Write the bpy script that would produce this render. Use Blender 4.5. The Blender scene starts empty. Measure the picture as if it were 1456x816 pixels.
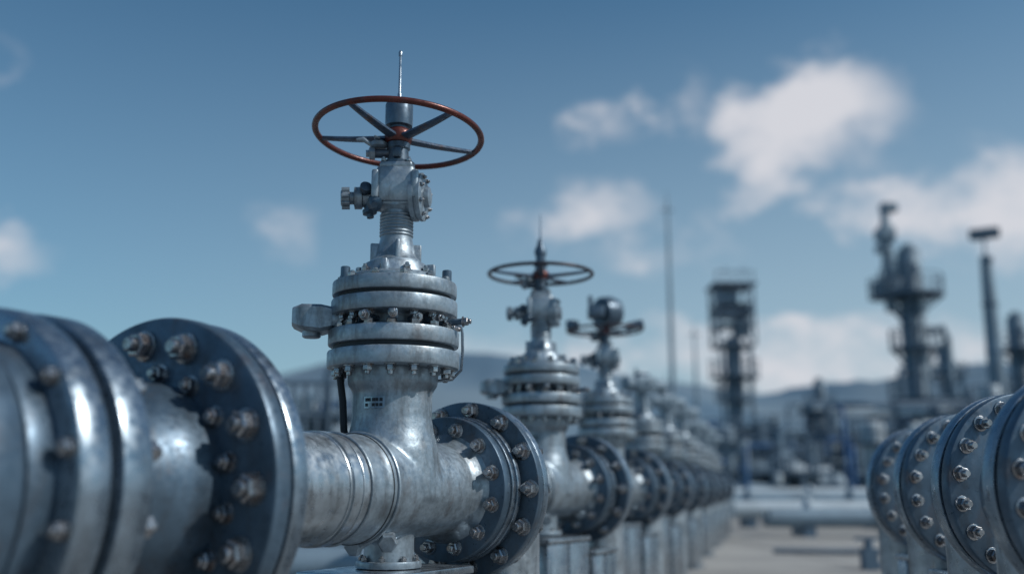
import bpy, math, random
from mathutils import Matrix, Vector
random.seed(7)
rad = math.radians
scene = bpy.context.scene
S = 0.6      # one flange diameter in metres
HP = 0.9     # height of the pipe centre line

# ------------------------------------------------------------------ materials
def N(nt, t, **kw):
    n = nt.nodes.new(t)
    for k, v in kw.items():
        setattr(n, k, v)
    return n

def metal(name, base, metallic=0.75, rough=0.42, var=0.35, scale=6.0, dirt=0.35, dirtcol=(0.06, 0.05, 0.045),
          spangle=0.25, bump=0.15, rust=0.0, simple=False):
    m = bpy.data.materials.new(name); m.use_nodes = True
    nt = m.node_tree; L = nt.links
    b = nt.nodes['Principled BSDF']
    tc = N(nt, 'ShaderNodeTexCoord')
    n1 = N(nt, 'ShaderNodeTexNoise'); n1.inputs['Scale'].default_value = scale; n1.inputs['Detail'].default_value = 5
    n1.inputs['Roughness'].default_value = 0.65
    L.new(tc.outputs['Object'], n1.inputs['Vector'])
    r1 = N(nt, 'ShaderNodeMapRange'); r1.inputs[1].default_value = 0.3; r1.inputs[2].default_value = 0.7
    r1.inputs[3].default_value = 1 - var; r1.inputs[4].default_value = 1 + var * 0.6
    L.new(n1.outputs['Fac'], r1.inputs[0])
    b.inputs['Metallic'].default_value = metallic
    if simple:
        vm = N(nt, 'ShaderNodeVectorMath', operation='SCALE'); vm.inputs[0].default_value = base
        L.new(r1.outputs[0], vm.inputs['Scale']); L.new(vm.outputs[0], b.inputs['Base Color'])
        b.inputs['Roughness'].default_value = rough
        return m
    n2 = N(nt, 'ShaderNodeTexNoise'); n2.inputs['Scale'].default_value = scale * 7; n2.inputs['Detail'].default_value = 3
    L.new(tc.outputs['Object'], n2.inputs['Vector'])
    fac = r1.outputs[0]
    if spangle > 0:
        vo = N(nt, 'ShaderNodeTexVoronoi'); vo.inputs['Scale'].default_value = scale * 14
        L.new(tc.outputs['Object'], vo.inputs['Vector'])
        bw = N(nt, 'ShaderNodeRGBToBW'); L.new(vo.outputs['Color'], bw.inputs[0])
        r2 = N(nt, 'ShaderNodeMapRange'); r2.inputs[3].default_value = 1 - spangle * 0.6; r2.inputs[4].default_value = 1 + spangle * 0.6
        L.new(bw.outputs[0], r2.inputs[0])
        mu = N(nt, 'ShaderNodeMath', operation='MULTIPLY'); L.new(r1.outputs[0], mu.inputs[0]); L.new(r2.outputs[0], mu.inputs[1])
        fac = mu.outputs[0]
    vm = N(nt, 'ShaderNodeVectorMath', operation='SCALE'); vm.inputs[0].default_value = base
    L.new(fac, vm.inputs['Scale'])
    # dirt / streaks, stretched vertically
    mp = N(nt, 'ShaderNodeMapping'); mp.inputs['Scale'].default_value = (1, 1, 0.25)
    L.new(tc.outputs['Object'], mp.inputs['Vector'])
    n3 = N(nt, 'ShaderNodeTexNoise'); n3.inputs['Scale'].default_value = scale * 2.3; n3.inputs['Detail'].default_value = 6
    n3.inputs['Roughness'].default_value = 0.7
    L.new(mp.outputs[0], n3.inputs['Vector'])
    r3 = N(nt, 'ShaderNodeMapRange'); r3.inputs[1].default_value = 0.50; r3.inputs[2].default_value = 0.72
    r3.inputs[3].default_value = 0; r3.inputs[4].default_value = dirt
    L.new(n3.outputs['Fac'], r3.inputs[0])
    dirt_mix = N(nt, 'ShaderNodeMix', data_type='RGBA'); L.new(r3.outputs[0], dirt_mix.inputs[0])  # mixes in the dirt colour by noise
    L.new(vm.outputs[0], dirt_mix.inputs[6]); dirt_mix.inputs[7].default_value = (*dirtcol, 1)
    last = dirt_mix.outputs[2]
    if rust > 0:
        r4 = N(nt, 'ShaderNodeMapRange'); r4.inputs[1].default_value = 0.56; r4.inputs[2].default_value = 0.66
        r4.inputs[3].default_value = 0; r4.inputs[4].default_value = rust
        nsep = N(nt, 'ShaderNodeSeparateColor'); L.new(n1.outputs['Color'], nsep.inputs[0])
        L.new(nsep.outputs[2], r4.inputs[0])
        mx = N(nt, 'ShaderNodeMix', data_type='RGBA'); L.new(r4.outputs[0], mx.inputs[0])
        L.new(last, mx.inputs[6]); mx.inputs[7].default_value = (0.16, 0.085, 0.05, 1)
        last = mx.outputs[2]
    L.new(last, b.inputs['Base Color'])
    rr = N(nt, 'ShaderNodeMapRange'); rr.inputs[1].default_value = 0.3; rr.inputs[2].default_value = 0.7
    rr.inputs[3].default_value = max(0.05, rough - 0.12); rr.inputs[4].default_value = min(1, rough + 0.16)
    L.new(n2.outputs['Fac'], rr.inputs[0]); L.new(rr.outputs[0], b.inputs['Roughness'])
    if bump > 0:
        bp = N(nt, 'ShaderNodeBump'); bp.inputs['Strength'].default_value = bump; bp.inputs['Distance'].default_value = 0.004
        L.new(n2.outputs['Fac'], bp.inputs['Height']); L.new(bp.outputs[0], b.inputs['Normal'])
    return m

GALV = metal('galvanised_steel', (0.30, 0.37, 0.43), 0.62, 0.43, 0.38, 8, 0.6, rust=0.18, bump=.22, spangle=.18)
PIPE = metal('weathered_pipe_steel', (0.46, 0.52, 0.57), 0.82, 0.34, 0.4, 6, 0.7, spangle=0.1, bump=0.2, rust=0.25)
FLNG = metal('machined_flange_steel', (0.29, 0.36, 0.43), 0.9, 0.30, 0.3, 7, 0.45, spangle=0.05, bump=0.06, rust=0.1)
FACE = metal('dark_flange_steel', (0.085, 0.135, 0.19), 0.5, 0.38, 0.35, 9, 0.5, spangle=0.05, bump=0.12, rust=0.2)  # darker blue steel for near-side discs and small fittings
NUT = metal('zinc_plated_nut', (0.36, 0.37, 0.39), 0.92, 0.25, 0.4, 22, 0.6, spangle=0.0, bump=0.08, rust=0.55)
DARK = metal('dark_gasket', (0.025, 0.033, 0.042), 0.3, 0.6, 0.3, 10, 0.2, simple=True)
REDP = metal('red_oxide_paint', (0.11, 0.026, 0.02), 0.3, 0.34, 0.5, 12, 0.85, dirtcol=(0.035, 0.04, 0.05), spangle=0, bump=0.15)
DRKP = metal('dark_wheel_paint', (0.05, 0.045, 0.055), 0.4, 0.4, 0.5, 12, 0.5, dirtcol=(0.03, 0.035, 0.05), spangle=0, bump=0.1)
SPOK = metal('worn_spoke_paint', (0.08, 0.115, 0.17), 0.55, 0.36, 0.4, 12, 0.4, spangle=0, rust=0.6)
STND = metal('stand_steel', (0.38, 0.43, 0.48), 0.88, 0.27, 0.35, 4, 0.45, spangle=0.05)
BGM = metal('distant_steel', (0.19, 0.265, 0.33), 0.2, 0.6, 0.3, 0.8, simple=True)  # distant plant colours: paler grey-blue base stands in for aerial haze
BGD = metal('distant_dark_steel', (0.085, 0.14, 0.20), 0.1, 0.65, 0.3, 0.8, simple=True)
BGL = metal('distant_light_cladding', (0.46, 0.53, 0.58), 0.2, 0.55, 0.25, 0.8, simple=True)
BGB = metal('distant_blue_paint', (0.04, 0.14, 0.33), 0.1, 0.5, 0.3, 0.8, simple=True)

# ------------------------------------------------------------------ mesh builder
def frame(o, z, up=None):
    z = Vector(z).normalized()
    a = Vector(up) if up is not None else (Vector((0, 0, 1)) if abs(z.z) < 0.9 else Vector((1, 0, 0)))
    x = a.cross(z).normalized(); y = z.cross(x)
    m = Matrix((x, y, z)).transposed().to_4x4(); m.translation = Vector(o)
    return m

class MB:
    def __init__(s, mats):
        s.v = []; s.f = []; s.mi = []; s.mats = mats; s.m = 0
    def use(s, mat):
        if mat not in s.mats: s.mats.append(mat)
        s.m = s.mats.index(mat); return s
    def add(s, vs, fs, M=None):
        o = len(s.v)
        for p in vs:
            p = Vector(p)
            s.v.append(tuple(M @ p) if M is not None else tuple(p))
        for f in fs:
            s.f.append(tuple(i + o for i in f)); s.mi.append(s.m)
    def lathe(s, prof, M=None, seg=48, cap=True, a0=0.0):
        vs = []; fs = []; n = len(prof)
        for r, z in prof:
            for k in range(seg):
                a = a0 + 2 * math.pi * k / seg
                vs.append((r * math.cos(a), r * math.sin(a), z))
        for i in range(n - 1):
            for k in range(seg):
                k2 = (k + 1) % seg
                fs.append((i * seg + k, i * seg + k2, (i + 1) * seg + k2, (i + 1) * seg + k))
        if cap:
            fs.append(tuple(reversed(range(seg)))); fs.append(tuple((n - 1) * seg + k for k in range(seg)))
        s.add(vs, fs, M)
    def cyl(s, p0, p1, r, r1=None, seg=24, ch=0.0):
        p0 = Vector(p0); p1 = Vector(p1); h = (p1 - p0).length
        r1 = r if r1 is None else r1
        if ch > 0: pr = [(r - ch, 0), (r, ch), (r1, h - ch), (r1 - ch, h)]
        else: pr = [(r, 0), (r1, h)]
        s.lathe(pr, frame(p0, p1 - p0), seg)
    def box(s, c, d, M=None, b=0.0):
        hx, hy, hz = d[0] / 2, d[1] / 2, d[2] / 2
        b = min(b, hx * .9, hy * .9, hz * .9)
        T = Matrix.Translation(Vector(c))
        if M is not None: T = M @ T
        if b <= 0:
            vs = [(x, y, z) for z in (-hz, hz) for x, y in ((-hx, -hy), (hx, -hy), (hx, hy), (-hx, hy))]
            fs = [(3, 2, 1, 0), (4, 5, 6, 7), (0, 1, 5, 4), (1, 2, 6, 5), (2, 3, 7, 6), (3, 0, 4, 7)]
            s.add(vs, fs, T); return
        def ring(ix, iy, c, z):
            out = []
            for sx, sy, a in ((1, 1, 0), (-1, 1, 90), (-1, -1, 180), (1, -1, 270)):
                for k in range(4):
                    t = rad(a + 30 * k)
                    out.append((sx * (ix - c) + c * math.cos(t), sy * (iy - c) + c * math.sin(t), z))
            return out
        vs = []
        for inset, z in ((b, -hz), (b * .3, -hz + b * .3), (0, -hz + b), (0, hz - b), (b * .3, hz - b * .3), (b, hz)):
            vs += ring(hx - inset, hy - inset, max(b * 1.0 - inset, 1e-4), z)
        fs = [];
        for i in range(5):
            for k in range(16):
                k2 = (k + 1) % 16
                fs.append((i * 16 + k, i * 16 + k2, (i + 1) * 16 + k2, (i + 1) * 16 + k))
        fs.append(tuple(reversed(range(16)))); fs.append(tuple(80 + k for k in range(16)))
        s.add(vs, fs, T)
    def torus(s, M, R, r, seg=72, sg=14, sq=1.0):
        vs = []; fs = []
        for i in range(seg):
            a = 2 * math.pi * i / seg
            for j in range(sg):
                t = 2 * math.pi * j / sg
                q = R + r * math.cos(t)
                vs.append((q * math.cos(a), q * math.sin(a), r * sq * math.sin(t)))
        for i in range(seg):
            for j in range(sg):
                i2 = (i + 1) % seg; j2 = (j + 1) % sg
                fs.append((i * sg + j, i2 * sg + j, i2 * sg + j2, i * sg + j2))
        s.add(vs, fs, M)
    def tube(s, pts, r, seg=14):
        pts = [Vector(p) for p in pts]; vs = []; fs = []; n = len(pts)
        t0 = (pts[1] - pts[0]).normalized()
        up = Vector((0, 0, 1)) if abs(t0.z) < .9 else Vector((1, 0, 0))
        x = up.cross(t0).normalized()
        for i, p in enumerate(pts):
            t = (pts[min(i + 1, n - 1)] - pts[max(i - 1, 0)]).normalized()
            x = (x - t * x.dot(t)).normalized(); y = t.cross(x)
            rr = r[i] if isinstance(r, (list, tuple)) else r
            for k in range(seg):
                a = 2 * math.pi * k / seg
                vs.append(p + (x * math.cos(a) + y * math.sin(a)) * rr)
        for i in range(n - 1):
            for k in range(seg):
                k2 = (k + 1) % seg
                fs.append((i * seg + k, i * seg + k2, (i + 1) * seg + k2, (i + 1) * seg + k))
        fs.append(tuple(reversed(range(seg)))); fs.append(tuple((n - 1) * seg + k for k in range(seg)))
        s.add(vs, fs)
    def nut(s, M, r, h, stud=0.5, washer=True):
        """hex nut with washer and stud end; M z axis = outward"""
        a0 = random.random() * 6.28
        cur = s.m
        s.use(NUT)
        if washer: s.lathe([(r * 1.22, 0), (r * 1.22, h * .12), (r * 1.1, h * .16)], M, 20)
        s.lathe([(r * .96, h * .12), (r * 1.0, h * .22), (r * 1.0, h * .88), (r * .82, h * 1.0)], M, 6, a0=a0)
        z1 = h * (1 + stud * random.uniform(.75, 1.2))
        s.lathe([(r * .56, h * .9), (r * .56, z1 - r * .12), (r * .44, z1)], M, 14)
        s.m = cur
    def disc(s, M, r, z0, z1, ch=None, rin=0.0, seg=80):
        ch = ch or (z1 - z0) * .12
        s.lathe([(max(rin, r * .2), z0), (r - ch, z0), (r - ch * .3, z0 + ch * .3), (r, z0 + ch), (r, z1 - ch), (r - ch * .3, z1 - ch * .3), (r - ch, z1), (max(rin, r * .2), z1)], M, seg)
    def bolts(s, M, rc, z, n, r, h, sign=1, off=0.0, stud=.5):
        for k in range(n):
            a = off + 2 * math.pi * (k + .5) / n
            T = M @ Matrix.Translation((rc * math.cos(a), rc * math.sin(a), z))
            if sign < 0: T = T @ Matrix.Rotation(math.pi, 4, 'X')
            s.nut(T, r, h, stud)
    def mesh(s, name, smooth=32):
        me = bpy.data.meshes.new(name)
        me.from_pydata(s.v, [], s.f)
        for m in s.mats: me.materials.append(m)
        me.polygons.foreach_set('material_index', s.mi)
        me.update(); me.validate()
        if smooth:
            me.shade_smooth(); me.set_sharp_from_angle(angle=rad(smooth))
        return me

def obj(name, me, parent=None, M=None):
    o = bpy.data.objects.new(name, me)
    scene.collection.objects.link(o)
    if parent: o.parent = parent
    if M is not None: o.matrix_local = M
    return o

def empty(name, M=None):
    o = bpy.data.objects.new(name, None); o.empty_display_size = .2
    scene.collection.objects.link(o)
    if M is not None: o.matrix_world = M
    return o

U = lambda *a: tuple(x * S for x in a)
def P(prof): return [(r * S, z * S) for r, z in prof]
AX = frame((0, 0, 0), (1, 0, 0))   # lathe axis along +X
ID = Matrix.Identity(4)

# ------------------------------------------------------------------ gate valve parts (shared meshes)
def remeshed(mb, name, vox, it=8):
    o = obj('tmp', mb.mesh('tmp', 0))
    m = o.modifiers.new('r', 'REMESH'); m.mode = 'VOXEL'; m.voxel_size = vox
    q = o.modifiers.new('s', 'SMOOTH'); q.factor = .5; q.iterations = it
    dg = bpy.context.evaluated_depsgraph_get(); dg.update()
    me = bpy.data.meshes.new_from_object(o.evaluated_get(dg))
    me.name = name; me.shade_smooth()
    me.materials.clear(); me.materials.append(mb.mats[0])
    bpy.data.objects.remove(o)
    return me

DZ = -.038      # bonnet height offset
def valve_parts():
    parts = []
    # --- tee body
    b = MB([GALV])
    b.lathe(P([(.262, -.52), (.262, -.36), (.272, -.34), (.272, -.28), (.262, -.26), (.258, .2), (.25, .5)]), AX, 64)
    b.lathe(P([(.27, -.05), (.25, .20), (.222, .30), (.212, .36), (.212, .50), (.24, .54), (.245, .63)]), ID, 64)
    b.lathe(P([(.13, -.38), (.13, -.2), (.16, -.1)]), ID, 40)
    parts.append(('body', remeshed(b, 'valve_body', .0065, 7)))
    # weld bead rings & foot & name plate
    d = MB([GALV])
    for x, r in ((-.50, .266), (-.30, .276)):
        d.torus(frame(U(x, 0, 0), (1, 0, 0)), r * S, .006 * S * 1.4, 72, 8)
    d.use(DARK)
    d.torus(frame(U(-.335, 0, 0), (1, 0, 0)), .2705 * S, .004 * S, 72, 6)
    d.use(GALV)
    d.disc(Matrix.Translation(U(0, 0, -.40)), .17 * S, 0, .035 * S)
    d.bolts(Matrix.Translation(U(0, 0, -.365)), .145 * S, 0, 8, .016 * S, .02 * S)
    for ang, zz in ((215, -.2), (180, -.22)):
        a = rad(ang); dr = Vector((math.cos(a), math.sin(a), -.35)).normalized()
        p = Vector(U(.12 * math.cos(a), .12 * math.sin(a), zz))
        d.cyl(p, p + dr * .18 * S, .035 * S, seg=20, ch=.004)
        d.lathe(P([(.05, 0), (.05, .03), (.042, .035)]), frame(p + dr * .17 * S, dr), 6)
    # name plate on the neck
    d.use(FLNG)
    def patch(a0, a1, z0, z1, r, n=8):
        vs = []; fs = []
        for i in range(n + 1):
            a = a0 + (a1 - a0) * i / n
            for z in (z0, z1): 
                vs.append((r * math.cos(a), r * math.sin(a), z))
        for i in range(n): fs.append((2 * i, 2 * i + 2, 2 * i + 3, 2 * i + 1))
        d.add(vs, fs)
    c = 190; patch(rad(c - 16), rad(c + 16), .405 * S, .466 * S, .2165 * S)
    d.use(DARK)
    for k, wds in enumerate((4.8, 3.0, 5.0, 3.8, 4.4)):
        a = c - 13.5 + k * 5.5
        patch(rad(a), rad(a + wds), .441 * S, .458 * S, .2185 * S, 2)
        if k not in (1,): patch(rad(a), rad(a + 4.2), .415 * S, .431 * S, .2185 * S, 2)
    # dark strap and cable beside the neck
    a = rad(128)
    for da, r0 in ((0, .255), (.16, .27)):
        q = lambda z, r: Vector(U(r * math.cos(a + da), r * math.sin(a + da), z))
        d.tube([q(.64, r0 + .02), q(.58, r0 + .02), q(.45, r0), q(.3, r0 - .01), q(.2, r0 - .04)], .013 * S, 8)
    parts.append(('body_fittings', d.mesh('valve_fittings')))
    # --- bonnet flanges
    f = MB([GALV])
    f.disc(ID, .355 * S, .662 * S, .755 * S)
    f.use(DARK); f.lathe(P([(.325, .75), (.325, .79)]), ID, 64); f.use(GALV)
    f.disc(ID, .352 * S, .782 * S, .868 * S)
    f.lathe(P([(.27, .868), (.262, .885), (.21, .90), (.205, .94), (.24, .95)]), ID, 64)
    f.disc(ID, .342 * S, .945 * S, 1.032 * S)
    f.use(DARK); f.lathe(P([(.31, 1.025), (.31, 1.06)]), ID, 64); f.use(GALV)
    f.disc(ID, .338 * S, 1.053 * S, 1.13 * S)
    f.lathe(P([(.24, 1.125), (.24, 1.16), (.225, 1.175), (.19, 1.18), (.175, 1.22), (.165, 1.24)]), ID, 56)
    f.bolts(Matrix.Translation(U(0, 0, .868)), .305 * S, 0, 16, .026 * S, .03 * S, stud=.3)
    f.bolts(Matrix.Translation(U(0, 0, .662)), .305 * S, 0, 16, .026 * S, .035 * S, -1)
    f.bolts(Matrix.Translation(U(0, 0, 1.13)), .29 * S, 0, 12, .023 * S, .026 * S, 1, stud=.35)
    f.bolts(Matrix.Translation(U(0, 0, .945)), .29 * S, 0, 16, .023 * S, .026 * S, -1, stud=.3)
    f.bolts(Matrix.Translation(U(0, 0, 1.175)), .2 * S, 0, 10, .02 * S, .03 * S, 1)
    for k in range(4):
        a = rad(20 + 90 * k)
        M = Matrix.Rotation(a, 4, 'Z')
        f.box(U(.20, 0, 1.20), U(.05, .035, .07), M, .006)
    # slotted tall bolt caps on the right-hand side
    for ang in (-70, -30, 150):
        a = rad(ang); f.use(FACE)
        f.cyl(U(.29 * math.cos(a), .29 * math.sin(a), 1.13), U(.29 * math.cos(a), .29 * math.sin(a), 1.2), .026 * S, seg=14, ch=.003)
    parts.append(('bonnet_flanges', f.mesh('bonnet_flanges')))
    # --- side arm (bracket) and small fittings round the spool
    g = MB([GALV])
    M = Matrix.Rotation(rad(126), 4, 'Z')
    g.box(U(.31, 0, .925), U(.30, .17, .095), M, .018)
    vs = []
    for x, hw, z0, z1 in ((.33, .09, .87, .99), (.39, .105, .855, 1.0), (.49, .105, .865, 1.0), (.54, .075, .885, .985)):
        vs += [U(x, -hw, z0 + .015), U(x, -hw + .02, z0), U(x, hw - .02, z0), U(x, hw, z0 + .015), U(x, hw, z1 - .015), U(x, hw - .02, z1), U(x, -hw + .02, z1), U(x, -hw, z1 - .015)]
    fs = []
    for i in range(3):
        for k in range(8): fs.append((i * 8 + k, i * 8 + (k + 1) % 8, (i + 1) * 8 + (k + 1) % 8, (i + 1) * 8 + k))
    fs += [tuple(reversed(range(8))), tuple(24 + k for k in range(8))]
    g.add(vs, fs, M)
    g.cyl(M @ Vector(U(.44, 0, .83)), M @ Vector(U(.44, 0, .87)), .05 * S, seg=20, ch=.004)
    for k, ang in enumerate((165, 190, 215, 240, 262, 285, 305, 325, 345)):
        M2 = Matrix.Rotation(rad(ang), 4, 'Z')
        rr = .25 + .05 * (k % 3)
        if k % 2 == 0:
            g.use(FACE); g.box(U(rr - .03, 0, .915), U(.08, .05, .05), M2, .006)
            g.nut(M2 @ frame(U(rr + .01, 0, .915), (1, 0, 0)), .02 * S, .03 * S)
        else:
            g.use(FACE); g.cyl(M2 @ Vector(U(.19, 0, .91)), M2 @ Vector(U(rr + .04, 0, .91)), .018 * S, seg=16, ch=.003)
            g.nut(M2 @ frame(U(rr + .04, 0, .91), (1, 0, 0)), .024 * S, .03 * S)
    g.use(NUT)
    for k in range(16):
        a = 2 * math.pi * (k + .5) / 16
        g.cyl(U(.298 * math.cos(a), .298 * math.sin(a), .87), U(.298 * math.cos(a), .298 * math.sin(a), .945), .011 * S, seg=10)
    g.use(FLNG)
    for da, z0 in ((-62, .91),):
        M2 = Matrix.Rotation(rad(da), 4, 'Z')
        pts = [M2 @ Vector(U(*p)) for p in ((.2, 0, z0), (.33, 0, z0), (.365, .01, z0 - .01), (.37, .02, z0 - .05), (.37, .05, z0 - .14), (.36, .08, z0 - .24), (.31, .09, z0 - .29), (.2, .09, z0 - .3))]
        g.tube(pts, .008 * S, 10)
    parts.append(('side_bracket', g.mesh('side_bracket')))
    # --- stem housing + gearbox
    h = MB([GALV])
    h.lathe(P([(.15, 1.17), (.145, 1.215), (.11, 1.25), (.098, 1.30), (.088, 1.35), (.085, 1.50), (.11, 1.52), (.11, 1.55)]), ID, 40)
    for k in range(7): h.torus(Matrix.Translation(U(0, 0, 1.365 + k * .019)), .0865 * S, .0075 * S, 40, 8)
    for k in range(4):
        M = Matrix.Rotation(rad(40 + 90 * k), 4, 'Z')
        h.box(U(.105, 0, 1.255), U(.07, .022, .13), M, .004)
    Mg = Matrix.Rotation(rad(30), 4, 'Z')
    h.box(U(0, 0, 1.635), U(.27, .23, .215), Mg, .024)
    h.box(U(0, 0, 1.75), U(.21, .18, .04), Mg, .008)
    h.box(U(0, 0, 1.535), U(.22, .19, .03), Mg, .006)
    for sx in (-1, 1):
        for sy in (-1, 1):
            h.nut(Mg @ Matrix.Translation(U(.085 * sx, .07 * sy, 1.77)), .014 * S, .018 * S)
            h.box(U(.128 * sx, .108 * sy, 1.63), U(.04, .04, .16), Mg, .008)
    L = Vector((math.cos(rad(127)), math.sin(rad(127)), -.04)).normalized()
    o = Vector(U(0, 0, 1.585))
    F = frame(o, L)
    h.lathe(P([(.075, .08), (.075, .13), (.05, .14), (.05, .19), (.062, .195), (.062, .235), (.035, .24), (.035, .26), (.05, .265), (.05, .30), (.04, .31)]), F, 28)
    h.bolts(F, .062 * S, .13 * S, 6, .012 * S, .02 * S)
    for k in range(8):
        a = 2 * math.pi * k / 8
        h.cyl(F @ Vector(U(.052 * math.cos(a), .052 * math.sin(a), .262)), F @ Vector(U(.052 * math.cos(a), .052 * math.sin(a), .305)), .012 * S, seg=10)
    h.use(FACE)
    F2 = frame(o + L * .16 * S + Vector((0, 0, -.01)), (0.0, -.2, -1))
    h.lathe(P([(.028, 0), (.028, .05), (.04, .055), (.04, .075), (.02, .08), (.02, .1)]), F2, 16)
    F3 = frame(o + L * .19 * S, (-.6, -.7, .45))
    h.lathe(P([(.022, 0), (.022, .07), (.034, .075), (.034, .1), (.025, .105)]), F3, 14)
    F3 = frame(o + L * .12 * S, (-.7, -.5, -.5))
    h.lathe(P([(.03, 0), (.03, .09), (.045, .095), (.045, .12), (.03, .13), (.018, .15)]), F3, 8)
    R = Vector((math.cos(rad(-68)), math.sin(rad(-68)), 0))
    F = frame(Vector(U(0, 0, 1.585)), R)
    h.use(GALV)
    h.lathe(P([(.10, .05), (.115, .085), (.135, .09), (.135, .115), (.125, .12), (.125, .13), (.135, .133), (.135, .15), (.11, .158), (.06, .16), (.055, .185), (.04, .19)]), F, 44)
    h.bolts(F, .112 * S, .155 * S, 8, .012 * S, .014 * S)
    h.use(FACE)
    h.lathe(P([(.095, 1.76), (.095, 1.785), (.062, 1.80), (.058, 1.86), (.066, 1.87), (.066, 1.90), (.056, 1.91), (.056, 1.955)]), ID, 32)
    h.box(U(.0, 0, 1.83), U(.17, .05, .06), Mg, .008)
    o2 = Vector(U(0, 0, 1.845))
    h.cyl(o2, o2 + L * .16 * S, .026 * S, seg=16, ch=.003)
    h.use(GALV)
    h.lathe(P([(.036, 0), (.036, .03), (.02, .035), (.02, .05)]), frame(o2 + L * .13 * S, L), 6)
    h.tube([o2 + L * .12 * S, o2 + L * .15 * S + Vector(U(0, 0, .05)), o2 + L * .2 * S + Vector(U(0, 0, .085)), o2 + L * .235 * S + Vector(U(0, 0, .08))], [.012 * S, .012 * S, .014 * S, .008 * S], 10)
    h.lathe(P([(.035, 0), (.05, .01), (.05, .03), (.03, .045)]), frame(o2 + L * .11 * S + Vector(U(0, 0, .03)), (0, 0, 1)), 20)
    h.box(U(0, 0, 0), U(.12, .035, .012), frame(o2 + L * .12 * S + Vector(U(0, 0, .085)), (0.1, -.3, 1), L), .003)
    parts.append(('gearbox', h.mesh('valve_gearbox')))
    return parts

def wheel_mesh(rim, name):
    w = MB([rim])
    w.torus(ID, .466 * S, .0185 * S, 120, 16, .9)
    w.use(SPOK)
    for k in range(5):
        a = rad(22 + 72 * k)
        M = Matrix.Rotation(a, 4, 'Z')
        n = 8; vs = []; fs = []
        for i in range(n + 1):
            t = i / n; x = .04 + (.452 - .04) * t
            wd = .036 * (1 - t) + .021 * t; th = .018 * (1 - t) + .012 * t
            z = -.02 + .02 * t * t
            for k2 in range(8):
                q = 2 * math.pi * (k2 + .5) / 8
                vs.append(M @ Vector(U(x, wd * math.cos(q), z + th * math.sin(q))))
        for i in range(n):
            for k2 in range(8):
                k3 = (k2 + 1) % 8
                fs.append((i * 8 + k2, i * 8 + k3, (i + 1) * 8 + k3, (i + 1) * 8 + k2))
        w.add(vs, fs)
    w.use(REDP)
    w.lathe(P([(.05, -.055), (.068, -.05), (.075, -.03), (.08, -.01), (.075, .015), (.062, .03)]), ID, 32)
    return w.mesh(name, 40)

def stem_top(kind):
    t = MB([FACE])
    if kind == 0:
        t.lathe(P([(.052, 1.93), (.052, 2.0), (.076, 2.005), (.078, 2.03), (.078, 2.13), (.074, 2.14), (.03, 2.145)]), ID, 32)
        t.use(FLNG)
        t.lathe(P([(.014, 2.14), (.012, 2.2), (.008, 2.21), (.007, 2.43), (.011, 2.432), (.011, 2.455), (.006, 2.465)]), ID, 12)
    elif kind == 1:
        t.lathe(P([(.05, 1.93), (.05, 2.02), (.065, 2.03), (.065, 2.06), (.045, 2.07), (.045, 2.13), (.055, 2.14), (.055, 2.18), (.035, 2.22), (.022, 2.28), (.01, 2.29)]), ID, 28)
        t.use(FLNG); t.lathe(P([(.009, 2.28), (.006, 2.4), (.004, 2.53)]), ID, 10)
    elif kind == 2:
        t.lathe(P([(.05, 1.93), (.05, 2.05), (.09, 2.06), (.09, 2.1), (.05, 2.11)]), ID, 28)
        t.lathe(P([(.10, -.12), (.19, -.11), (.21, 0), (.19, .11), (.1, .12)]), frame(U(.03, -.03, 2.18), (1, -.5, 0)), 28)
        t.box(U(-.16, .12, 2.15), U(.2, .2, .14), Matrix.Rotation(rad(30), 4, 'Z'), .01)
        t.cyl(U(-.15, .12, 2.2), U(-.15, .12, 2.38), .03 * S, ch=.003)
        t.cyl(U(.2, -.2, 2.0), U(.3, -.4, 2.05), .06 * S, ch=.005)
        t.box(U(-.3, .3, 2.0), U(.16, .12, .12), None, .01)
    else:
        # motor actuator head
        t.use(BGM)
        M = Matrix.Rotation(rad(-35), 4, 'Z')
        t.lathe(P([(.09, 1.5), (.09, 1.6)]), ID, 24)
        t.box(U(0, 0, 1.72), U(.36, .30, .26), M, .02)
        t.lathe(P([(.08, .16), (.12, .17), (.12, .40), (.10, .42)]), frame(U(0, 0, 1.70), M @ Vector((1, 0, 0))), 24)
        t.lathe(P([(.10, .16), (.13, .17), (.13, .30), (.10, .33)]), frame(U(0, 0, 1.72), M @ Vector((-1, 0, 0))), 24)
        t.lathe(P([(.03, .12), (.03, .24)]), frame(U(.06, 0, 1.68), M @ Vector((0, -1, 0))), 14)
        t.torus(frame(Vector(U(.06, 0, 1.68)) + M @ Vector(U(0, -.23, 0)), M @ Vector((0, -1, 0))), .12 * S, .012 * S, 28, 8)
        t.use(FACE); t.box(U(.02, .02, 1.88), U(.2, .18, .07), M, .012); t.cyl(U(-.1, .05, 1.84), U(-.1, .05, 1.98), .02 * S)
    return t.mesh('stem_top')

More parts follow.
